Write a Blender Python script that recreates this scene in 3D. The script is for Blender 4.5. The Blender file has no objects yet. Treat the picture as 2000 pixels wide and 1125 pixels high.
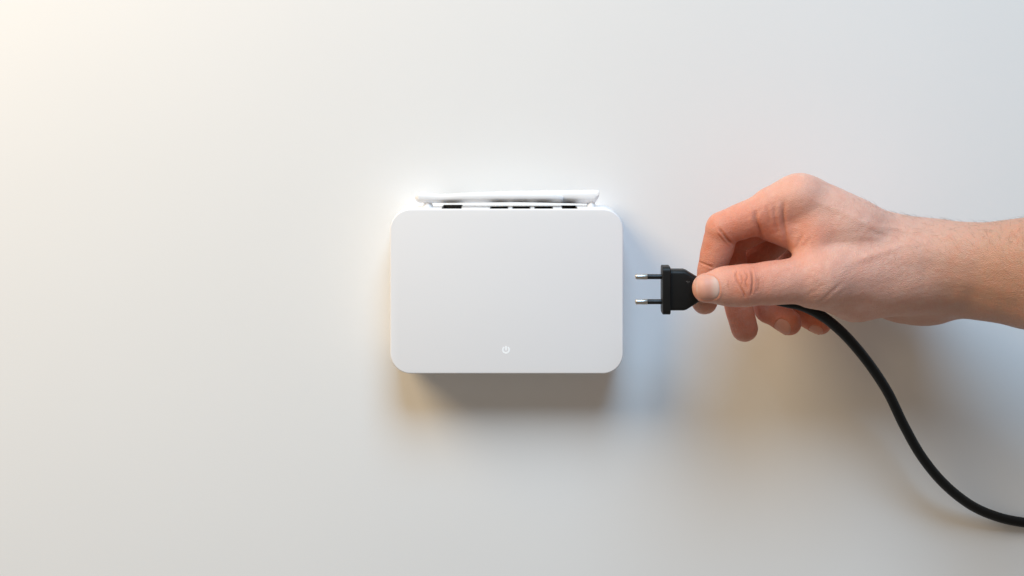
import bpy, bmesh, math, random
import numpy as np
from mathutils import Vector, Matrix

random.seed(4)
RNG = np.random.default_rng(11)
scene = bpy.context.scene
C = scene.collection

# ------------------------------------------------------------------ camera
H = 1000.0            # camera height over the table, mm
S0 = 0.33             # mm on the table per photo pixel (2000 px wide)
NAD = 80.0            # photo row straight below the camera
YC = (562.5 - NAD) * S0

def at(px, py, z):
    """photo pixel at height z (mm) -> world millimetres"""
    s = S0 * (H - z) / H
    return np.array([(px - 1000.0) * s, YC - (py - NAD) * s, z])

cam = bpy.data.cameras.new('camera')
cam.sensor_width = 36.0
cam.lens = 36.0 * H / (2000 * S0)
cam.shift_y = (NAD - 562.5) / 2000.0
cam.clip_start = 0.01
cam.clip_end = 50
camo = bpy.data.objects.new('camera', cam)
camo.location = (0, YC * .001, H * .001)
C.objects.link(camo)
scene.camera = camo

# ------------------------------------------------------------------ light
w = bpy.data.worlds.new('World'); scene.world = w; w.use_nodes = True
bg = w.node_tree.nodes['Background']
bg.inputs[0].default_value = (1.0, 0.87, 0.74, 1)
bg.inputs[1].default_value = 0.235

def area(name, loc, target, size, power, col):
    l = bpy.data.lights.new(name, 'AREA'); l.shape = 'DISK'; l.size = size
    l.energy = power; l.color = col
    o = bpy.data.objects.new(name, l); C.objects.link(o)
    o.location = loc
    d = Vector(target) - Vector(loc)
    o.rotation_euler = d.to_track_quat('-Z', 'Y').to_euler()
    return o
area('warm_lamp', (-0.87, 0.93, 0.66), (-0.30, 0.05, 0), 0.74, 18.3, (1.0, 0.735, 0.42))
area('cool_lamp', (0.16, 2.32, 1.76), (0.0, 0.0, 0), 1.60, 82.0, (0.475, 0.732, 1.0))

vs = scene.view_settings
vs.view_transform = 'Standard'; vs.look = 'None'; vs.exposure = 0.0; vs.gamma = 1.0
vs.use_curve_mapping = False
scene.render.engine = 'CYCLES'
scene.cycles.use_denoising = True
scene.cycles.max_bounces = 8

# ------------------------------------------------------------------ helpers
def tag(o, label=None, cat=None, kind=None):
    if label: o['label'] = label
    if cat: o['category'] = cat
    if kind: o['kind'] = kind
    return o

def empty(name, loc):
    o = bpy.data.objects.new(name, None); C.objects.link(o)
    o.empty_display_size = 0.02
    o.location = [c * .001 for c in loc]
    return o

def mesh_obj(name, verts, faces, mat, parent=None, smooth=True, angle=None):
    """verts in world mm"""
    me = bpy.data.meshes.new(name)
    me.from_pydata([tuple(float(c) * .001 for c in v) for v in verts], [], faces)
    me.validate(); me.update()
    return link(name, me, mat, parent, smooth, angle)

def link(name, me, mat, parent=None, smooth=True, angle=None):
    o = bpy.data.objects.new(name, me); C.objects.link(o)
    me.materials.append(mat)
    if smooth:
        me.polygons.foreach_set('use_smooth', [True] * len(me.polygons))
        if angle is not None:
            me.set_sharp_from_angle(angle=math.radians(angle))
    if parent is not None:
        o.parent = parent
        root, m = parent, Vector((0, 0, 0))
        while root is not None:
            m += root.location; root = root.parent
        o.location = -m          # meshes are authored in world coordinates
    return o

def loft(rings, cap0=True, cap1=True):
    n = len(rings[0]); v = []; f = []
    for r in rings: v += [tuple(p) for p in r]
    for i in range(len(rings) - 1):
        for j in range(n):
            k = (j + 1) % n
            f.append((i*n + j, i*n + k, (i+1)*n + k, (i+1)*n + j))
    if cap0: f.append(tuple(range(n))[::-1])
    if cap1: f.append(tuple(range((len(rings)-1)*n, len(rings)*n)))
    return v, f

def fix_normals(o):
    bm = bmesh.new(); bm.from_mesh(o.data)
    bmesh.ops.recalc_face_normals(bm, faces=bm.faces)
    bm.to_mesh(o.data); bm.free()

def catmull(pts, n=10):
    P = np.array(pts, float)
    P = np.vstack([2*P[0]-P[1], P, 2*P[-1]-P[-2]])
    out = []
    for i in range(1, len(P)-2):
        for t in np.linspace(0, 1, n, endpoint=False):
            a, b, c, d = P[i-1], P[i], P[i+1], P[i+2]
            out.append(.5*((2*b)+(-a+c)*t+(2*a-5*b+4*c-d)*t*t+(-a+3*b-3*c+d)*t**3))
    out.append(P[-2])
    return np.array(out)

def tube(path, radii, n=16, squash=None):
    path = np.asarray(path, float); rings = []
    up = np.array([0, 0, 1.0])
    for i, p in enumerate(path):
        t = path[min(i+1, len(path)-1)] - path[max(i-1, 0)]
        t /= np.linalg.norm(t)
        s = np.cross(t, up); s /= np.linalg.norm(s)
        u = np.cross(s, t)
        r = radii if np.isscalar(radii) else radii[i]
        q = 1.0 if squash is None else squash[i]
        rings.append([p + r*math.cos(a)*s + r*q*math.sin(a)*u
                      for a in np.linspace(0, 2*math.pi, n, endpoint=False)])
    return loft(rings)

# ------------------------------------------------------------------ materials
def mat(name, col, rough=.5, **kw):
    m = bpy.data.materials.new(name); m.use_nodes = True
    b = m.node_tree.nodes['Principled BSDF']
    b.inputs['Base Color'].default_value = (*col, 1)
    b.inputs['Roughness'].default_value = rough
    for k, v in kw.items():
        b.inputs[k.replace('_', ' ')].default_value = v
    return m

def add_noise(m, scale, amount, bump=0, bump_scale=None, dist=.0005, detail=4):
    """slight tone variation and fine relief in object space"""
    nt = m.node_tree; N = nt.nodes; L = nt.links
    b = N['Principled BSDF']
    tc = N.new('ShaderNodeTexCoord')
    no = N.new('ShaderNodeTexNoise'); no.inputs['Scale'].default_value = scale
    no.inputs['Detail'].default_value = detail
    L.new(tc.outputs['Object'], no.inputs['Vector'])
    mx = N.new('ShaderNodeMix'); mx.data_type = 'RGBA'
    c = b.inputs['Base Color'].default_value
    mx.inputs['A'].default_value = [x*(1-amount) for x in c[:3]] + [1]
    mx.inputs['B'].default_value = [min(1, x*(1+amount)) for x in c[:3]] + [1]
    L.new(no.outputs['Fac'], mx.inputs['Factor'])
    L.new(mx.outputs['Result'], b.inputs['Base Color'])
    if bump:
        n2 = N.new('ShaderNodeTexNoise'); n2.inputs['Scale'].default_value = bump_scale
        n2.inputs['Detail'].default_value = 3
        L.new(tc.outputs['Object'], n2.inputs['Vector'])
        bp = N.new('ShaderNodeBump'); bp.inputs['Strength'].default_value = bump
        bp.inputs['Distance'].default_value = dist
        L.new(n2.outputs['Fac'], bp.inputs['Height'])
        L.new(bp.outputs['Normal'], b.inputs['Normal'])
    return m

M_table = add_noise(mat('matte_white_table', (.80, .80, .795), .55, Specular_IOR_Level=.25), 9, .012, .12, 900, .0002)
M_router = add_noise(mat('white_router_plastic', (.825, .825, .84), .45, Specular_IOR_Level=.35), 30, .006, .05, 2500, .0001)
M_antenna = add_noise(mat('white_antenna_plastic', (.76, .76, .77), .38, Specular_IOR_Level=.4), 30, .006)
M_dark = mat('port_black_plastic', (.012, .011, .011), .5)
M_contact = mat('gold_contact', (.6, .42, .15), .3, Metallic=1.0)
M_glow = mat('power_light', (.85, .88, .9), .4, Emission_Color=(.92, .97, 1, 1), Emission_Strength=.15)
M_plug = add_noise(mat('black_plug_rubber', (.006, .006, .006), .48, Specular_IOR_Level=.28), 200, .25, .35, 2200, .00012)
M_cable = add_noise(mat('black_cable_sheath', (.005, .005, .005), .5, Specular_IOR_Level=.22), 120, .25, .15, 1500, .0001)
M_sleeve = mat('black_pin_sleeve', (.007, .007, .007), .35, Specular_IOR_Level=.35)
M_metal = add_noise(mat('nickel_pin', (.56, .54, .51), .3, Metallic=1.0), 600, .08)
M_mark = mat('moulded_mark', (.10, .10, .10), .4)

# ------------------------------------------------------------------ table
n = 3000
tb = mesh_obj('table_surface', [(-n, -n, 0), (n, -n, 0), (n, n, 0), (-n, n, 0)], [(0, 1, 2, 3)], M_table)
tag(tb, 'smooth matte white table surface', kind='structure')

# ------------------------------------------------------------------ router
ZT = 35.0
pA, pB = at(762, 730, ZT), at(1217.5, 408.5, ZT)
x0, y0, x1, y1 = pA[0], pA[1], pB[0], pB[1]
router = empty('router', ((x0+x1)/2, (y0+y1)/2, 0))
tag(router, 'white wireless router with rounded corners, folded antennas and a glowing power symbol', 'router')

def rrect(inset, z, r=12.8, seg=14):
    out = []; r = max(r - inset, .5)
    for cx, cy, a0 in ((x1-r-inset, y1-r-inset, 0), (x0+r+inset, y1-r-inset, 90),
                       (x0+r+inset, y0+r+inset, 180), (x1-r-inset, y0+r+inset, 270)):
        for i in range(seg+1):
            a = math.radians(a0 + 90*i/seg)
            out.append((cx + r*math.cos(a), cy + r*math.sin(a), z))
    return out
rings = [rrect(4.0, .4), rrect(3.0, .8), rrect(1.2, 3.5), rrect(.5, 8), rrect(.15, 18), rrect(0, ZT-.8)]
for a in np.linspace(15, 90, 6):
    rings.append(rrect(.8*(1-math.cos(math.radians(a))), ZT-.8+.8*math.sin(math.radians(a))))
v, f = loft(rings)
body = mesh_obj('body', v, f, M_router, router, angle=40)
fix_normals(body)

# rear sockets: cut real recesses, then line them
def pxx(px, z): return at(px, 408, z)[0]
ports = [('wan_port', 863, 902, 4.0, 32.2), ('ethernet_port', 957, 993, 15.5, 32.2),
         ('ethernet_port', 1000.5, 1036, 15.5, 32.2), ('ethernet_port', 1043.5, 1080, 15.5, 32.2),
         ('power_socket', 1097, 1127.5, 8.5, 32.2)]
DEP = 11.0
cut_bm = bmesh.new()
for nm, a, b, z0, z1 in ports:
    xa, xb = pxx(a, 25), pxx(b, 25)
    r = bmesh.ops.create_cube(cut_bm, size=1)
    for vv in r['verts']:
        vv.co = Vector(((xa+xb)/2 + vv.co.x*(xb-xa), y1 - DEP/2 + 2 + vv.co.y*(DEP+4), (z0+z1)/2 + vv.co.z*(z1-z0))) * .001
cme = bpy.data.meshes.new('cut'); cut_bm.to_mesh(cme); cut_bm.free()
cut = bpy.data.objects.new('cut', cme); C.objects.link(cut)
md = body.modifiers.new('sockets', 'BOOLEAN'); md.operation = 'DIFFERENCE'; md.object = cut; md.solver = 'EXACT'
bpy.context.view_layer.update()
dg = bpy.context.evaluated_depsgraph_get()
nme = bpy.data.meshes.new_from_object(body.evaluated_get(dg))
body.modifiers.clear(); body.data = nme
nme.set_sharp_from_angle(angle=math.radians(40))
bpy.data.objects.remove(cut); bpy.data.meshes.remove(cme)

for nm, a, b, z0, z1 in ports:
    xa, xb = pxx(a, 25)+.15, pxx(b, 25)-.15; zz0, zz1 = z0+.15, z1-.15
    yb, yf = y1-DEP+.3, y1-.55
    t = .5
    V = []
    for (yy, d) in ((yf, 0), (yb, 0), (yb-.0+.4, t), (yf, t)):
        V += [(xa+d, yy, zz0+d), (xb-d, yy, zz0+d), (xb-d, yy, zz1-d), (xa+d, yy, zz1-d)]
    F = []
    for k in range(3):
        for j in range(4):
            j2 = (j+1) % 4
            F.append((k*4+j, k*4+j2, (k+1)*4+j2, (k+1)*4+j))
    for j in range(4):
        j2 = (j+1) % 4
        F.append((12+j, 12+j2, j2, j))
    F.append((4, 5, 6, 7)); F.append((8, 9, 10, 11))
    po = mesh_obj(nm, V, F, M_dark, router, smooth=False); fix_normals(po)
    if nm == 'ethernet_port':
        for k in range(8):
            cx = xa + 1.6 + (xb-xa-3.2)*k/7
            V, Fc = [], [(0,1,2,3),(4,7,6,5),(0,4,5,1),(1,5,6,2),(2,6,7,3),(3,7,4,0)]
            for zc in (zz0+t+.02, zz0+t+.35):
                V += [(cx-.3, yb+1, zc), (cx+.3, yb+1, zc), (cx+.3, yf-3, zc), (cx-.3, yf-3, zc)]
            mesh_obj('contact', V, Fc, M_contact, po, smooth=False)

# glowing power symbol, printed flush on the lid
pc = at(988.3, 683.3, ZT); k = S0*(H-ZT)/H
V, F = [], []
def sheet_ring(r0, r1, a0, a1, nseg, z0, z1):
    b = len(V)
    for i in range(nseg+1):
        a = math.radians(a0 + (a1-a0)*i/nseg)
        for r, z in ((r0, z0), (r1, z0), (r1, z1), (r0, z1)):
            V.append((pc[0]+r*math.cos(a), pc[1]+r*math.sin(a), z))
    for i in range(nseg):
        p = b+i*4; q = p+4
        for j in range(4):
            F.append((p+j, p+(j+1) % 4, q+(j+1) % 4, q+j))
    F.append((b, b+1, b+2, b+3)); F.append((b+nseg*4+3, b+nseg*4+2, b+nseg*4+1, b+nseg*4))
sheet_ring(4.7*k, 7.6*k, 90+34, 90+326, 36, ZT-.3, ZT+.06)
b = len(V)
hw, ya, yb_ = 1.55*k, pc[1]-1.2*k, pc[1]+7.4*k
for z in (ZT-.3, ZT+.06):
    V += [(pc[0]-hw, ya, z), (pc[0]+hw, ya, z), (pc[0]+hw, yb_, z), (pc[0]-hw, yb_, z)]
F += [tuple(b+i for i in q) for q in ((0,3,2,1),(4,5,6,7),(0,1,5,4),(1,2,6,5),(2,3,7,6),(3,0,4,7))]
ps = mesh_obj('power_symbol', V, F, M_glow, router, smooth=False); fix_normals(ps)

# antennas: lofted paddles lying along the back, hinged at either end
def paddle(name, stations, label):
    """stations: (x px, rear py, front py, z low, z high, crown) -> closed loft along x"""
    rings = []
    for (px, pr, pf, zl, zh, cr) in stations:
        zm = (zl+zh)/2
        yr = at(px, pr, zh)[1]; yf = at(px, pf, zm)[1]; x = at(px, 388, zh)[0]
        wy = yr-yf; h = zh-zl
        prof = [(.0, .22), (.0, .42), (.10, .62), (.34, .94), (.50, 1.0), (.80, .98), (.94, .88), (1.0, .6),
                (1.0, .3), (.92, .08), (.75, 0), (.25, 0), (.08, .08)]
        rings.append([(x, yf + a*wy, zl + b*h*1.0) for a, b in prof])
    v, f = loft(rings)
    o = mesh_obj(name, v, f, M_antenna, router, angle=38)
    fix_normals(o)
    if label: o['label'] = label
    return o

# right-hinged antenna, lower and further back
an1 = paddle('antenna', [(1170.5, 373.5, 383, 13.4, 21.5, 0), (1169.5, 372.5, 387, 13, 22, 0), (1163, 372.5, 397, 12.4, 22, 0), (1159, 372.5, 398.5, 12.4, 22, 0), (1140, 373, 398, 12.4, 22, 0),
     (1100, 373.5, 397, 12.2, 21.5, 0), (1000, 374.5, 395, 12.2, 20, 0), (900, 378, 392, 12, 18, 0), (868, 381, 390, 12, 16.5, 0), (862, 383, 387, 12.2, 15.5, 0)],
     'antenna hinged at the right end, lying behind the other')
# left-hinged antenna, resting in front of and above it
an2 = paddle('antenna', [(811, 384, 389, 23.2, 25, 0), (813, 381, 393, 22, 26.5, 0), (817, 378.5, 396, 21.7, 28, 0), (838, 379, 397, 21.4, 28, 0), (860, 380.5, 396.6, 21.5, 27.5, 0), (880, 379.5, 396.4, 21.64, 28, 0), (905, 378, 396, 21.72, 28.5, 0),
     (960, 377.5, 395.6, 21.7, 28, 0), (1030, 378, 395, 21.68, 27.5, 0), (1070, 378.6, 394.5, 21.6, 27, 0), (1085, 379.8, 394, 21.62, 26.6, 0), (1096, 382.5, 394, 21.48, 25.8, 0), (1100, 385, 393.6, 21.4, 25, 0)],
     'antenna hinged at the left end, lying in front of the other')
for pa, xa, xb, z in ((an2, 826, 846, 22), (an1, 1146, 1163, 16)):
    # hinge block from the back wall into the paddle, with a pin
    xs, xe = at(xa, 400, z)[0], at(xb, 400, z)[0]
    xm = (xs+xe)/2; hw = (xe-xs)/2
    ring = []
    for yy, s in ((y1-1.5, 1.0), (y1+.8, 1.0), (y1+1.8, .8), (y1+4.6, .72)):
        ring.append([(xm + hw*s*math.cos(a), yy, z + 4.6*s*math.sin(a)) for a in np.linspace(0, 2*math.pi, 20, endpoint=False)])
    v, f = loft(ring)
    hg = mesh_obj('hinge', v, f, M_antenna, pa, angle=40); fix_normals(hg)

# ------------------------------------------------------------------ power cord: plug + cable
ZP = 90.0
cord = empty('power_cord', at(1290, 565, ZP))
tag(cord, 'black two-pin power plug with its cable, held between thumb and fingers', 'power cord')
def pp(px, py, dz=0):
    return at(px, py, ZP+dz)

def plug_section(px, pyt, pyb, hz, ch, zoff=0):
    """rounded-chamfer cross section across the plug at photo column px"""
    a = pp(px, pyt); b = pp(px, pyb)
    yt, yb = a[1], b[1]; x = a[0]; z = ZP+zoff
    pts = []
    for (cy, cz, a0) in ((yt-ch, z+hz-ch, 0), (yb+ch, z+hz-ch, 90), (yb+ch, z-hz+ch, 180), (yt-ch, z-hz+ch, 270)):
        for i in range(5):
            t = math.radians(a0+90*i/4)
            pts.append((x, cy+ch*math.cos(t), cz+ch*math.sin(t)))
    return pts
# flange
fl = [plug_section(1292.2, 520.5, 610.5, 6.0, 2.6), plug_section(1293.2, 519, 612, 6.4, 2.6), plug_section(1306.5, 519, 612, 6.6, 2.6),
      plug_section(1308, 520.3, 610.7, 6.2, 2.6)]
v, f = loft(fl); o = mesh_obj('flange', v, f, M_plug, cord, angle=35); fix_normals(o)
# body: straight, then tapering into the strain relief under the thumb
bd = [plug_section(1307, 526, 604.5, 5.0, 2.2), plug_section(1309.5, 525.6, 604.8, 5.2, 2.2), plug_section(1335, 525.8, 604.6, 5.2, 2.2),
      plug_section(1340, 527.5, 602.8, 5.2, 2.2), plug_section(1358, 538.5, 592, 5.1, 2.6), plug_section(1372, 546.5, 583.5, 4.9, 3.2), plug_section(1384, 550.5, 579.5, 4.5, 3.6),
      plug_section(1420, 553, 577, 3.7, 3.4)]
v, f = loft(bd); o = mesh_obj('plug_body', v, f, M_plug, cord, angle=32); fix_normals(o)
plug_body = o
# tiny moulded mark on the plug face
for (mx_, my_, wl, hl) in ((1341.5, 549.6, 1.5, .55), (1343.6, 551.6, .55, 1.3), (1346, 550.4, .8, .8)):
    c = pp(mx_, my_, 5.2); V = []
    for z in (-.25, .12):
        for sx, sy in ((-1,-1),(1,-1),(1,1),(-1,1)):
            V.append((c[0]+sx*wl*.3, c[1]+sy*hl*.3, c[2]+z))
    mk = mesh_obj('moulded_mark', V, [(0,3,2,1),(4,5,6,7),(0,1,5,4),(1,2,6,5),(2,3,7,6),(3,0,4,7)], M_mark, plug_body, smooth=False)
# pins
for py in (540.4, 589.3):
    def pin_ring(px, r):
        c = pp(px, py)
        return [(c[0], c[1]+r*math.cos(a), c[2]+r*math.sin(a)) for a in np.linspace(0, 2*math.pi, 24, endpoint=False)]
    v, f = loft([pin_ring(1293, 1.48), pin_ring(1264.2, 1.48), pin_ring(1263.2, 1.4)])
    s = mesh_obj('pin', v, f, M_sleeve, cord, angle=40); fix_normals(s)
    prof = [(1263.6, 1.52), (1264.2, 1.58), (1263.0, 1.6)]
    prof = [(1264.6, 1.4), (1264.5, 1.6), (1264, 1.68), (1243.5, 1.64), (1242, 1.52), (1241, 1.2), (1240.3, .8), (1240.1, .3)]
    v, f = loft([pin_ring(a, r) for a, r in prof])
    t = mesh_obj('metal_tip', v, f, M_metal, s, angle=60); fix_normals(t)
# cable
CP = [(1400, 565, 98), (1440, 566, 97.5), (1480, 574, 95), (1525, 588, 92), (1565, 597, 89), (1597, 612, 85), (1628, 634, 79), (1662, 667, 72),
      (1700, 714, 64), (1735, 768, 55), (1766, 832, 46), (1801, 893, 37), (1845, 946, 27), (1897, 987, 16), (1950, 1010, 8), (2004, 1021, 3.7),
      (2070, 1027, 3.2), (2160, 1027, 3.2), (2300, 1012, 3.2), (2450, 985, 3.2)]
path = catmull([at(a_, b_, c_-8*max(0, c_-3.2)/94.8) for a_, b_, c_ in CP], 9)
v, f = tube(path, 3.1, 18)
o = mesh_obj('cable', v, f, M_cable, cord); fix_normals(o)

# ------------------------------------------------------------------ hand and forearm: one surface from a signed distance field
def smin(a, b, k):
    h = np.maximum(k - np.abs(a-b), 0) / k
    return np.minimum(a, b) - h*h*k*.25

def rc(a, b, r1, r2):
    """tapered capsule"""
    a = np.asarray(a, float); b = np.asarray(b, float); ab = b-a; L2 = ab @ ab
    def g(P):
        t = np.clip(((P-a) @ ab)/L2, 0, 1)
        d = P - a - t[:, None]*ab
        return np.sqrt((d*d).sum(1)) - (r1 + (r2-r1)*t)
    return g

def rce(a, b, A1, B1, A2, B2, ang):
    """tapered elliptic bar along a-b, long axis A turned by ang in the y-z plane"""
    a = np.asarray(a, float); b = np.asarray(b, float); ab = b-a; L = np.linalg.norm(ab); d = ab/L
    c, s = math.cos(math.radians(ang)), math.sin(math.radians(ang))
    e1 = np.array([0, c, s]); e1 -= d*(e1@d); e1 /= np.linalg.norm(e1); e2 = np.cross(d, e1)
    def g(P):
        q = P-a; t = (q@d)/L; tc = np.clip(t, 0, 1)
        A = A1+(A2-A1)*tc; B = B1+(B2-B1)*tc
        u = (q@e1)/A; w_ = (q@e2)/B; z = (t-tc)*L/B
        l = np.sqrt(u*u+w_*w_+z*z)
        g2 = np.sqrt((u/A)**2+(w_/B)**2+(z/B)**2)+1e-6
        return np.where(l < .3, (l-1)*B, l*(l-1)/g2)
    return g

def ell(c, rx, ry, rz, rot=0.0):
    c = np.asarray(c, float); ca, sa = math.cos(math.radians(rot)), math.sin(math.radians(rot))
    R = np.array([rx, ry, rz])
    def g(P):
        q = P-c
        q = np.stack([ca*q[:, 0]+sa*q[:, 1], -sa*q[:, 0]+ca*q[:, 1], q[:, 2]], 1)
        k0 = np.sqrt(((q/R)**2).sum(1)); k1 = np.sqrt(((q/(R*R))**2).sum(1))+1e-6
        return np.where(k0 < .3, (k0-1)*R.min(), k0*(k0-1)/k1)
    return g

# joints
DZ = -8.0                       # height of the whole grip over the table
def ah(px, py, z): return at(px, py, z+DZ)
J = dict(
 iM=ah(1560, 388, 91), iP=ah(1411, 447, 91), iD=ah(1391, 524, 86), iT=ah(1376, 588, 83),
 mM=ah(1560, 394, 71), mP=ah(1420, 470, 68), mD=ah(1434, 568, 66), mT=ah(1454, 641, 66),
 rM=ah(1578, 406, 52), rP=ah(1468, 503, 49), rD=ah(1501, 603, 54), rT=ah(1541, 630, 58),
 pM=ah(1600, 424, 36), pP=ah(1530, 525, 34), pD=ah(1556, 607, 38), pT=ah(1602, 631, 41),
 tC=ah(1775, 543, 92), tM=ah(1606, 545, 106), tI=ah(1456, 557, 111), tT=ah(1380.5, 562, 111.5))

palm_prims = [
 rc(ah(1800, 500, 86), J['iM']+[2, -1, 0], 17, 12.4), rc(ah(1800, 503, 74), J['mM'], 16.5, 12.2),
 rc(ah(1805, 508, 62), J['rM'], 16, 11.6), rc(ah(1812, 516, 52), J['pM'], 15, 10.6)]
thenar = [(rc(J['tC'], J['tM'], 18.5, 13.6), 9), (ell(ah(1700, 575, 90), 24, 14.2, 15, 8), 9), (ell(ah(1762, 562, 58), 26, 14, 15, 8), 9),
          (ell(ah(1795, 588, 66), 20, 11.5, 13, 0), 9),
          (rc(ah(1588, 560, 100), ah(1665, 582, 92), 11.5, 12.5), 8)]
web = [(rc(ah(1578, 414, 90), ah(1596, 522, 99), 11, 12.5), 8), (ell(ah(1652, 452, 93), 24, 19, 16, -20), 10), (ell(ah(1590, 470, 95), 9, 16, 12, 0), 8),
       (rc(ah(1508, 436, 89), ah(1552, 448, 89), 11.0, 12.6), 5), (rc(ah(1506, 398, 90), ah(1560, 382, 90), 9.6, 11), 7),
       (ell(ah(1606, 397, 87), 15, 10.5, 12, -22), 9)]
# forearm: (column, upper edge, lower edge, height of its axis)
ARM = [(1770, 440, 616, 70), (1800, 436, 622, 73), (1840, 433, 624, 79), (1872, 433, 622, 85), (1920, 434, 627, 97), (1960, 429, 634, 107), (2000, 424, 644, 118),
       (2060, 418, 656, 134), (2140, 411, 671, 155), (2300, 396, 700, 195)]
def arm_sdf(ang=68.0, ratio=.64):
    c, s_ = math.cos(math.radians(ang)), math.sin(math.radians(ang))
    st = []
    for px, t_, b_, z in ARM:
        m = ah(px, (t_+b_)/2, z); sc = S0*(H-z-DZ)/H
        st.append((*m, ((b_-t_)/2+4)*sc/math.sqrt(c*c+ratio*ratio*s_*s_)))
    st = catmull(st, 8)
    X, Y, Z, A_ = st.T
    def g(P):
        x = np.clip(P[:, 0], X[0], X[-1])
        y = np.interp(x, X, Y); z = np.interp(x, X, Z); A = np.interp(x, X, A_); B_ = A*ratio
        qy, qz = P[:, 1]-y, P[:, 2]-z
        u = (qy*c+qz*s_)/A; v = (-qy*s_+qz*c)/B_; e = (P[:, 0]-x)/B_
        l = np.sqrt(u*u+v*v+e*e); g2 = np.sqrt((u/A)**2+(v/B_)**2+(e/B_)**2)+1e-6
        return np.where(l < .3, (l-1)*B_, l*(l-1)/g2)*.93
    return g
arm = [(arm_sdf(), 15)]
ridge = [(rc(ah(1640, 520, 107), ah(1790, 497, 99), 7.5, 8), 10), (rc(ah(1790, 497, 99), ah(1900, 488, 112), 8, 6), 10)]

def chain(js, rs, bulges=(), k=2.5):
    segs = [rc(js[i], js[i+1], rs[i], rs[i+1]) for i in range(len(js)-1)]
    return segs, [(ell(*b[:-1]), b[-1]) for b in bulges], k

fingers = {
 'i': (['iM', 'iP', 'iD', 'iT'], [11.5, 9.7, 8.3, 7.3]),
 'm': (['mM', 'mP', 'mD', 'mT'], [11.5, 10.0, 8.9, 7.6]),
 'r': (['rM', 'rP', 'rD', 'rT'], [11.0, 9.6, 8.4, 7.1]),
 'p': (['pM', 'pP', 'pD', 'pT'], [9.8, 8.4, 7.4, 6.5])}

def mid(a, b, t): return J[a]*(1-t)+J[b]*t

def finger_sdf(P, key):
    js, rs = fingers[key]
    pr = rc(J[js[0]], J[js[1]], rs[0], rs[1])(P)
    # fleshy middle of each phalanx, narrower at the joints
    m1 = rc(mid(js[0], js[1], .35), mid(js[0], js[1], .75), rs[1]+.5, rs[1]+.1)(P)
    pr = smin(pr, m1, 2)
    md_ = rc(J[js[1]], J[js[2]], rs[1]-.15, rs[2])(P)
    m2 = rc(mid(js[1], js[2], .35), mid(js[1], js[2], .7), rs[2]+.75, rs[2]+.45)(P)
    md_ = smin(md_, m2, 2)
    ds = rc(J[js[2]], J[js[3]], rs[2]-.1, rs[3])(P)
    ds = smin(ds, rc(mid(js[2], js[3], .55), J[js[3]], rs[3]+.35, rs[3]+.25)(P), 2)
    return pr, md_, ds

def hand_sdf(P):
    d = palm_prims[0](P)
    for q in palm_prims[1:]: d = smin(d, q(P), 9)
    for q, k_ in web: d = smin(d, q(P), k_)
    for q, k_ in thenar: d = smin(d, q(P), k_)
    for q, k_ in arm: d = smin(d, q(P), k_)
    for q, k_ in ridge: d = smin(d, q(P), k_)
    # thumb
    tp = rc(J['tM'], J['tI'], 13.0, 11.3)(P)
    tp = smin(tp, rc(mid('tM', 'tI', .45), mid('tM', 'tI', .7), 11.4, 11.3)(P), 3)
    d = smin(d, tp, 9)
    td = rc(J['tI'], J['tT'], 11.5, 8.6)(P)
    td = smin(td, ell(mid('tI', 'tT', .42)+[0, 0, -1], 14, 11.5, 10.2, -3)(P), 3)
    # knuckle of the index, and a tip knuckle
    d = smin(d, ell(ah(1558, 383, 90), 13, 9.6, 13, 10)(P), 9)
    out = None
    for key in 'imrp':
        pr, md_, ds = finger_sdf(P, key)
        d = smin(d, pr, 5)
        fg = smin(md_, ds, 2.2)
        # knuckle at the middle joint
        fg = smin(fg, pr, 1.6)
        out = fg if out is None else smin(out, fg, .7)
    d = smin(d, out, .9)
    d = smin(d, smin(td, tp, 3.5), 1.0)
    return d

VX = 0.62
lo = np.array([at(1340, 0, 90)[0]-4, at(0, 690, 40)[1], 10.0])
hi = np.array([at(2215, 0, 110)[0], at(0, 325, 150)[1], 238.0])
dims = np.ceil((hi-lo)/VX).astype(int)
B = 20
nb = -(-dims//B); dims = nb*B
G = np.empty(dims, np.float32)
bi = np.stack(np.meshgrid(*[np.arange(k_) for k_ in nb], indexing='ij'), -1).reshape(-1, 3)
cen = lo + (bi*B + (B-1)/2)*VX
dc = hand_sdf(cen)
rad = B*VX*.5*math.sqrt(3)*1.25 + 3
loc = np.stack(np.meshgrid(*[np.arange(B)]*3, indexing='ij'), -1).reshape(-1, 3)
act = []
for q, (b_, dv) in enumerate(zip(bi, dc)):
    s_ = tuple(slice(b_[i]*B, b_[i]*B+B) for i in range(3))
    if abs(dv) > rad: G[s_] = np.sign(dv)*5
    else: act.append(b_)
act = np.array(act)
for i in range(0, len(act), 24):
    ch = act[i:i+24]
    P = (lo + (ch[:, None, :]*B + loc[None])*VX).reshape(-1, 3)
    dv = hand_sdf(P).astype(np.float32).reshape(len(ch), B, B, B)
    for b_, blk in zip(ch, dv):
        G[tuple(slice(b_[j]*B, b_[j]*B+B) for j in range(3))] = blk

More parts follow.
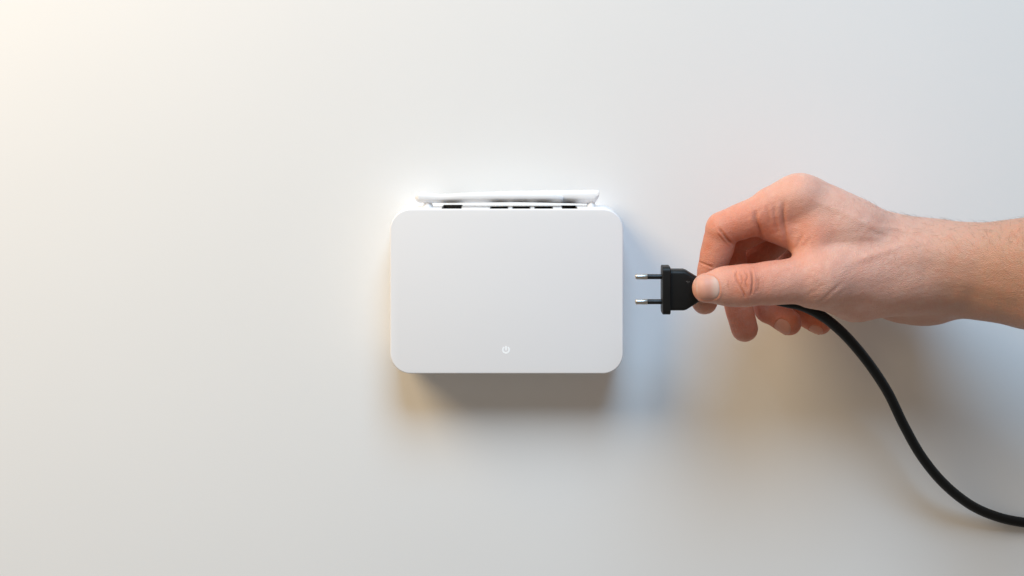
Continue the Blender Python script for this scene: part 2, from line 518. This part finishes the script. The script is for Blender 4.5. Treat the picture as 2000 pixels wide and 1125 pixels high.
def surface_nets(G):
    """sparse naive surface nets: one vertex per crossed cell, one quad per crossed edge"""
    S = G < 0
    nx, ny, nz = G.shape
    lin = lambda c: (c[:, 0]*ny + c[:, 1])*nz + c[:, 2]
    cid, cp, edges = [], [], []
    for ax in range(3):
        o1, o2 = (ax+1) % 3, (ax+2) % 3
        sl0 = [slice(1, -1)]*3; sl1 = [slice(1, -1)]*3
        sl0[ax] = slice(1, -2); sl1[ax] = slice(2, -1)
        cr = np.argwhere(S[tuple(sl0)] != S[tuple(sl1)]) + 1
        cr1 = cr.copy(); cr1[:, ax] += 1
        a = G[tuple(cr.T)]; b2 = G[tuple(cr1.T)]
        p = cr.astype(np.float64); p[:, ax] += a/(a-b2)
        q = []
        for s1, s2 in ((1, 1), (0, 1), (0, 0), (1, 0)):
            c = cr.copy(); c[:, o1] -= s1; c[:, o2] -= s2
            l = lin(c); q.append(l); cid.append(l); cp.append(p)
        q = np.stack(q, 1); ins = a < 0
        q[~ins] = q[~ins][:, ::-1]
        edges.append(q)
    cid = np.concatenate(cid); cp = np.concatenate(cp)
    u, inv = np.unique(cid, return_inverse=True)
    cnt = np.bincount(inv)
    verts = np.stack([np.bincount(inv, cp[:, k]) for k in range(3)], 1)/cnt[:, None]
    return verts, np.searchsorted(u, np.vstack(edges))
G[-4:] = 5.0                    # close the cut end of the forearm, well outside the frame
HV, HQ = surface_nets(G)
HV = lo + HV*VX
del G
# relax the stair-stepping, then pull back onto the field
E = np.vstack([HQ[:, [i, (i+1) % 4]] for i in range(4)])
deg = np.bincount(E.ravel(), minlength=len(HV)).astype(float)
def lap(X):
    s_ = np.stack([np.bincount(E[:, 0], X[E[:, 1], i], len(X)) + np.bincount(E[:, 1], X[E[:, 0], i], len(X)) for i in range(3)], 1)
    return s_/deg[:, None]
for _ in range(3): HV = HV + .5*(lap(HV)-HV)
def grad(P, e=.25):
    g = np.stack([hand_sdf(P+np.eye(3)[i]*e)-hand_sdf(P-np.eye(3)[i]*e) for i in range(3)], 1)
    return g/(np.linalg.norm(g, axis=1)[:, None]+1e-9)
NG = grad(HV)
for _ in range(3): NG = lap(NG)
NG /= np.linalg.norm(NG, axis=1)[:, None]

# photo coordinates of every vertex, used to place wrinkles on the skin
zz = HV[:, 2]; sc_ = S0*(H-zz)/H; zz = zz-DZ
PX = 1000 + HV[:, 0]/sc_; PY = NAD + (YC-HV[:, 1])/sc_
PXY = np.stack([PX, PY], 1)
def poly_dist(pts):
    pts = catmull([(a, b, 0) for a, b in pts], 6)[:, :2] if len(pts) > 2 else np.array(pts, float)
    best = np.full(len(PXY), 1e9)
    lo_, hi_ = pts.min(0)-14, pts.max(0)+14
    m = np.where(((PXY > lo_) & (PXY < hi_)).all(1))[0]
    q = PXY[m]; bb = np.full(len(m), 1e9); tt = np.zeros(len(m))
    for i in range(len(pts)-1):
        a, b2 = pts[i], pts[i+1]; ab = b2-a
        t = np.clip(((q-a)@ab)/(ab@ab+1e-9), 0, 1)
        dd = np.linalg.norm(q-a-t[:, None]*ab, axis=1)
        u = dd < bb; bb[u] = dd[u]; tt[u] = (i+t[u])/(len(pts)-1)
    best[m] = bb
    T = np.zeros(len(PXY)); T[m] = tt
    return best, T
disp = np.zeros(len(HV)); fold = np.zeros(len(HV))
def crease(pts, depth, width, zmin, zmax=200, rim=.35, tone=1.0):
    """width in photo px, depth in mm; fades at both ends"""
    d_, t_ = poly_dist(pts)
    env = np.clip(np.minimum(t_, 1-t_)*5+.15, 0, 1) * ((zz > zmin) & (zz < zmax)) * np.clip((NG[:, 2]+.1)*3, 0, 1)
    g = np.exp(-(d_/width)**2)*env
    disp[:] += -depth*g + depth*rim*np.exp(-((d_-2.2*width)/(1.2*width))**2)*env
    np.maximum(fold, g*tone, out=fold)
# thumb joint
crease([(1467, 527), (1470, 545), (1469, 562), (1466, 578)], .65, 1.8, 105)
crease([(1440, 527), (1437, 540), (1443, 556), (1452, 572), (1455, 582)], .6, 1.7, 105)
crease([(1453, 529), (1460, 540), (1456, 552), (1462, 566)], .42, 1.5, 105)
crease([(1446, 534), (1450, 548), (1447, 560)], .25, 1.3, 105)
crease([(1424, 545), (1422, 556), (1425, 568)], .15, 1.4, 105)
crease([(1481, 540), (1482, 556), (1479, 568)], .14, 1.6, 105)
# index joints (seen from the side)
crease([(1404, 446), (1412, 456), (1421, 468), (1431, 476)], .7, 2.2, 88)
crease([(1400, 455), (1410, 466), (1420, 477)], .3, 1.6, 88)
crease([(1361, 509), (1372, 514), (1384, 519), (1393, 522)], .45, 1.8, 82)
crease([(1477, 408), (1476, 426), (1482, 446), (1487, 470)], .65, 4.5, 84, tone=.35)
crease([(1478, 416), (1478, 430), (1483, 446), (1486, 462)], .40, 1.8, 84, rim=.1)
crease([(1498, 400), (1500, 418), (1505, 440)], .22, 3.2, 84, tone=.35)
crease([(1513, 398), (1513, 418), (1517, 440), (1521, 462)], .25, 3.4, 84, tone=.35)
# web of the thumb
crease([(1532, 390), (1530, 410), (1531, 440), (1535, 466), (1542, 490)], .55, 4.5, 84, tone=.35)
crease([(1531, 400), (1530, 420), (1533, 444), (1537, 468)], .4, 1.8, 84, rim=.1)
crease([(1553, 487), (1560, 472), (1568, 458)], .4, 3, 90, tone=.3)
crease([(1563, 492), (1574, 474), (1585, 464)], .25, 3.2, 90, tone=.3)
# folds at the thumb root
crease([(1590, 599), (1604, 588), (1619, 575), (1634, 562), (1646, 548)], .30, 3.2, 84, tone=.15, rim=.12)
crease([(1603, 605), (1622, 591), (1640, 576), (1658, 560)], .16, 4.0, 84, tone=.1, rim=.1)
crease([(1572, 583), (1586, 571), (1600, 560), (1612, 552)], .10, 3.5, 90, tone=.1, rim=.1)
crease([(1624, 611), (1642, 596), (1664, 579)], .10, 4.5, 84, tone=.1, rim=.1)
# lower fingers
crease([(1431, 600), (1446, 596), (1462, 592)], .3, 1.8, 55, 85)
# slow unevenness of skin over tendons and veins
def vnoise(P, s, seed):
    r = np.random.default_rng(seed); o = np.zeros(len(P))
    for _ in range(7):
        kv = r.normal(size=3); kv /= np.linalg.norm(kv); kv *= s*r.uniform(.6, 1.6)
        o += np.sin(P@kv*2*np.pi + r.uniform(0, 6.28))
    return o/7
disp += .28*vnoise(HV*[.6, 1, 1], 1/17, 3) + .10*vnoise(HV, 1/6, 5)
def bump_line(pts, h, width, zmin):
    d_, t_ = poly_dist(pts)
    disp[:] += h*np.exp(-(d_/width)**2)*np.clip(np.minimum(t_, 1-t_)*4, 0, 1)*(zz > zmin)
bump_line([(1575, 385), (1640, 412), (1710, 446), (1770, 470)], .45, 7, 80)
bump_line([(1640, 520), (1700, 500), (1760, 480), (1830, 470)], .5, 8, 80)
bump_line([(1700, 440), (1760, 448), (1830, 462), (1900, 470)], .6, 5, 70)
bump_line([(1640, 470), (1690, 462), (1740, 470), (1790, 462)], .3, 6, 80)

# nail beds: recess the skin a little under each nail
NAILS = []
def nail_frame(c, nrm, axis, ln, wd):
    nrm = np.array(nrm, float); nrm /= np.linalg.norm(nrm)
    axis = np.array(axis, float); axis -= nrm*(axis@nrm); axis /= np.linalg.norm(axis)
    NAILS.append((np.asarray(c, float), nrm, axis, np.cross(nrm, axis), ln, wd))
nail_frame(ah(1382.5, 563, 119), (0.02, 0.03, 1), (-1, -.04, 0), 13.4, 14.6)
nail_frame(ah(1529, 637, 62), (-.30, -.80, .62), (.84, -.32, .1), 10.5, 10.0)
nail_frame(ah(1594, 640, 44), (-.22, -.80, .62), (.86, -.30, .1), 9, 8.2)
for (c, nn, ax, sd, ln, wd) in NAILS:
    q = HV-c; u = (q@sd)/(wd/2); v_ = (q@ax)/(ln/2); h_ = q@nn
    r_ = (np.abs(u)**2.6+np.abs(v_)**2.6)**(1/2.6)
    m = (np.abs(h_) < 9) & (NG@nn > .15)
    disp += np.where(m, -.45*np.clip((1.0-r_)/.12, 0, 1) + .28*np.exp(-((r_-1.10)/.09)**2)*(v_ < .75), 0)
HV2 = HV + NG*disp[:, None]

# skin tone map: ruddier over joints, finger pads and the web
red = np.zeros(len(HV))
def ruddy(px, py, r, a, zmin=0, zmax=200):
    red[:] += a*np.exp(-((PX-px)**2+(PY-py)**2)/(r*r))/(1+np.exp(np.clip((zmin-zz)/2, -40, 40)))/(1+np.exp(np.clip((zz-zmax)/2, -40, 40)))
for a in ((1450, 555, 32, .42, 100), (1595, 452, 36, .45, 80), (1490, 552, 90, .38, 100), (1590, 530, 60, .15, 90), (1505, 440, 60, .65), (1410, 450, 75, .7), (1700, 545, 60, .15), (1385, 540, 65, .65, 0, 96),
          (1445, 620, 60, .85, 0, 90), (1540, 620, 70, .85, 0, 80), (1600, 625, 50, .8, 0, 70), (1480, 490, 50, .75, 0, 86), (1555, 365, 30, .2), (1370, 575, 25, .3, 100)):
    ruddy(*a)
for (c, nn, ax, sd, ln, wd) in NAILS:      # reddened skin fold round each nail
    q = HV-c; r_ = (np.abs((q@sd)/(wd/2))**2.6+np.abs((q@ax)/(ln/2))**2.6)**(1/2.6)
    red += np.where(np.abs(q@nn) < 9, .35*np.exp(-((r_-1.03)/.07)**2)*((q@ax) < .3*ln), 0)
red += .14*vnoise(HV, 1/11, 9) + .10*vnoise(HV, 1/4.5, 19) + .25*fold
red = np.clip(red, 0, 1)
tan = np.clip((PX-1700)/250, 0, 1)          # forearm is a touch browner than the hand
cols = np.ones((len(HV), 4), np.float32)
cols[:, 0] = red; cols[:, 1] = tan; cols[:, 2] = np.clip(fold, 0, 1)

person = empty('person', at(1700, 540, 40))
tag(person, "person's bare hand and forearm reaching in to hold the black plug", 'person')
me = bpy.data.meshes.new('hand_and_forearm')
me.vertices.add(len(HV2)); me.vertices.foreach_set('co', (HV2*.001).astype(np.float32).ravel())
me.loops.add(HQ.size); me.loops.foreach_set('vertex_index', HQ.ravel().astype(np.int32))
me.polygons.add(len(HQ)); me.polygons.foreach_set('loop_start', np.arange(0, HQ.size, 4, dtype=np.int32))
me.update(calc_edges=True); me.validate()
ca = me.attributes.new('skin', 'FLOAT_COLOR', 'POINT'); ca.data.foreach_set('color', cols.ravel())

def skin_material():
    m = bpy.data.materials.new('skin'); m.use_nodes = True
    nt = m.node_tree; N = nt.nodes; L = nt.links; b = N['Principled BSDF']
    at_ = N.new('ShaderNodeAttribute'); at_.attribute_name = 'skin'
    sp = N.new('ShaderNodeSeparateColor'); L.new(at_.outputs['Color'], sp.inputs['Color'])
    tc = N.new('ShaderNodeTexCoord')
    def mix(fac, A, Bc, blend='MIX'):
        x = N.new('ShaderNodeMix'); x.data_type = 'RGBA'; x.blend_type = blend
        if isinstance(A, tuple): x.inputs['A'].default_value = (*A, 1)
        else: L.new(A, x.inputs['A'])
        if isinstance(Bc, tuple): x.inputs['B'].default_value = (*Bc, 1)
        else: L.new(Bc, x.inputs['B'])
        if isinstance(fac, float): x.inputs['Factor'].default_value = fac
        else: L.new(fac, x.inputs['Factor'])
        return x.outputs['Result']
    def noise(scale, detail=4, rough=.55):
        x = N.new('ShaderNodeTexNoise'); x.inputs['Scale'].default_value = scale
        x.inputs['Detail'].default_value = detail; x.inputs['Roughness'].default_value = rough
        L.new(tc.outputs['Object'], x.inputs['Vector']); return x.outputs['Fac']
    def ramp(v, a, b_):
        x = N.new('ShaderNodeMapRange'); x.inputs['From Min'].default_value = a; x.inputs['From Max'].default_value = b_
        L.new(v, x.inputs['Value']); return x.outputs['Result']
    c = mix(sp.outputs['Green'], (.70, .415, .325), (.49, .285, .205))
    c = mix(sp.outputs['Red'], c, (.62, .185, .10))
    mb = N.new('ShaderNodeMath'); mb.operation = 'MULTIPLY'; mb.inputs[1].default_value = .5; L.new(sp.outputs['Blue'], mb.inputs[0])
    c = mix(mb.outputs[0], c, (.34, .155, .10))
    mo = ramp(noise(170, 3), .40, .75)
    mm = N.new('ShaderNodeMath'); mm.operation = 'MULTIPLY'; mm.inputs[1].default_value = .45; L.new(mo, mm.inputs[0])
    c = mix(mm.outputs[0], c, (.60, .27, .19))
    mo2 = ramp(noise(900, 2), .55, .8)
    mm2 = N.new('ShaderNodeMath'); mm2.operation = 'MULTIPLY'; mm2.inputs[1].default_value = .18; L.new(mo2, mm2.inputs[0])
    c = mix(mm2.outputs[0], c, (.46, .22, .15))
    L.new(c, b.inputs['Base Color'])
    b.inputs['Roughness'].default_value = .47
    b.inputs['Specular IOR Level'].default_value = .38
    b.inputs['Subsurface Weight'].default_value = .24
    b.inputs['Subsurface Radius'].default_value = (1.0, .32, .18)
    b.inputs['Subsurface Scale'].default_value = .0045
    vo = N.new('ShaderNodeTexVoronoi'); vo.inputs['Scale'].default_value = 950; vo.feature = 'DISTANCE_TO_EDGE'
    L.new(tc.outputs['Object'], vo.inputs['Vector'])
    vr = ramp(vo.outputs['Distance'], 0, .25)
    ad = N.new('ShaderNodeMath'); ad.operation = 'ADD'
    L.new(vr, ad.inputs[0])
    nz = noise(420, 5, .6); m3 = N.new('ShaderNodeMath'); m3.operation = 'MULTIPLY'; m3.inputs[1].default_value = 2.2; L.new(nz, m3.inputs[0])
    L.new(m3.outputs[0], ad.inputs[1])
    bp = N.new('ShaderNodeBump'); bp.inputs['Strength'].default_value = .65; bp.inputs['Distance'].default_value = .00022
    L.new(ad.outputs[0], bp.inputs['Height']); L.new(bp.outputs['Normal'], b.inputs['Normal'])
    return m
M_skin = skin_material()
hand = link('hand_and_forearm', me, M_skin, person)

# nails
def nail_material():
    m = bpy.data.materials.new('fingernail'); m.use_nodes = True
    nt = m.node_tree; N = nt.nodes; L = nt.links; b = N['Principled BSDF']
    at_ = N.new('ShaderNodeAttribute'); at_.attribute_name = 'skin'
    sp = N.new('ShaderNodeSeparateColor'); L.new(at_.outputs['Color'], sp.inputs['Color'])
    x = N.new('ShaderNodeMix'); x.data_type = 'RGBA'; L.new(sp.outputs['Red'], x.inputs['Factor'])
    x.inputs['A'].default_value = (.60, .31, .235, 1); x.inputs['B'].default_value = (.60, .42, .355, 1)
    y = N.new('ShaderNodeMix'); y.data_type = 'RGBA'; L.new(sp.outputs['Green'], y.inputs['Factor'])
    L.new(x.outputs['Result'], y.inputs['A']); y.inputs['B'].default_value = (.66, .30, .21, 1)
    L.new(y.outputs['Result'], b.inputs['Base Color'])
    b.inputs['Roughness'].default_value = .45; b.inputs['Specular IOR Level'].default_value = .3
    b.inputs['Subsurface Weight'].default_value = .15; b.inputs['Subsurface Radius'].default_value = (1, .4, .25)
    b.inputs['Subsurface Scale'].default_value = .002
    return m
M_nail = nail_material()
for (c, nn, ax, sd, ln, wd) in NAILS:
    nr, na = 12, 40
    pts = []; uv = []
    for i in range(nr+1):
        r_ = i/nr
        for j in range(na):
            a = 2*math.pi*j/na
            ca_, sa_ = math.cos(a), math.sin(a)
            s_ = (abs(ca_)**2.8+abs(sa_)**2.8)**(-1/2.8)
            u, v_ = r_*s_*sa_, r_*s_*ca_
            uv.append((u, v_, r_))
            pts.append(c + sd*u*wd/2*.985 + ax*v_*ln/2*.985 + nn*7)
    P = np.array(pts)
    for _ in range(40):
        P = P - nn*np.clip(hand_sdf(P), -2, 2)[:, None]*.85
    uv = np.array(uv)
    top = P + nn*(.12 - .45*np.clip((uv[:, 2]-.86)/.14, 0, 1)**2)[:, None]
    bot = P - nn*.9
    V = np.vstack([top, bot]); F = []
    nT = len(top)
    for i in range(nr):
        for j in range(na):
            k2 = (j+1) % na
            F.append((i*na+j, (i+1)*na+j, (i+1)*na+k2, i*na+k2))
            F.append((nT+i*na+j, nT+i*na+k2, nT+(i+1)*na+k2, nT+(i+1)*na+j))
    for j in range(na):
        k2 = (j+1) % na
        F.append((nr*na+j, nT+nr*na+j, nT+nr*na+k2, nr*na+k2))
    o = mesh_obj('fingernail', V, F, M_nail, person)
    bmx = bmesh.new(); bmx.from_mesh(o.data); bmesh.ops.remove_doubles(bmx, verts=bmx.verts, dist=1e-6)
    bmesh.ops.recalc_face_normals(bmx, faces=bmx.faces)
    bmx.to_mesh(o.data); bmx.free()
    # half-moon at the root and the pale free edge
    co = np.array([v.co for v in o.data.vertices])*1000
    q = co - c; vv = (q@ax)/(ln/2); uu = (q@sd)/(wd/2)
    lun = np.clip((-.38 - vv + .22*(1-uu**2))/.40, 0, 1); lun *= 1.0 if wd > 12 else .35; fre = np.clip((vv-.80 - .1*uu**2)/.1, 0, 1)*.6
    cc = np.ones((len(co), 4), np.float32); cc[:, 0] = np.clip(lun+fre, 0, 1); cc[:, 1] = (0 if wd > 12 else .8)*(1-.6*fre)
    aa = o.data.attributes.new('skin', 'FLOAT_COLOR', 'POINT'); aa.data.foreach_set('color', cc.ravel())

# fine hairs on the forearm and the back of the wrist
M_hair = mat('arm_hair', (.11, .065, .04), .5)
cand = np.where((PX > 1640) & (PX < 2200) & (NG[:, 1] > -.15) & (NG[:, 2] > -.5))[0]
wgt = np.clip((PX[cand]-1640)/260, .05, 1)*np.clip(NG[cand, 1]+.25, .1, 1)
sel = RNG.choice(cand, 750, replace=False, p=wgt/wgt.sum())
V, F = [], []
for i in sel:
    p = HV2[i]; nrm = NG[i]
    flow = np.array([-.55, .75, .1]) + RNG.normal(0, .28, 3)
    flow -= nrm*(flow@nrm); flow /= np.linalg.norm(flow)+1e-9
    L_ = RNG.uniform(3.0, 8.0); lift = RNG.uniform(.12, .42)
    cs = [p - nrm*.2]
    dirn = flow + nrm*lift*1.6
    for s_ in range(4):
        dirn = dirn/np.linalg.norm(dirn)
        cs.append(cs[-1]+dirn*L_/4)
        dirn = dirn + (-nrm*lift*.55 + RNG.normal(0, .06, 3))
    side = np.cross(flow, nrm); side /= np.linalg.norm(side)
    b = len(V)
    for j, c in enumerate(cs):
        r_ = .042*(1-.8*j/4)
        for a in (0, 2.094, 4.189):
            V.append(c + r_*(math.cos(a)*side+math.sin(a)*nrm))
    for j in range(4):
        for a in range(3):
            a2 = (a+1) % 3
            F.append((b+j*3+a, b+j*3+a2, b+j*3+3+a2, b+j*3+3+a))
o = mesh_obj('arm_hair', V, F, M_hair, person)
o['kind'] = 'stuff'
print('hand verts', len(HV2))
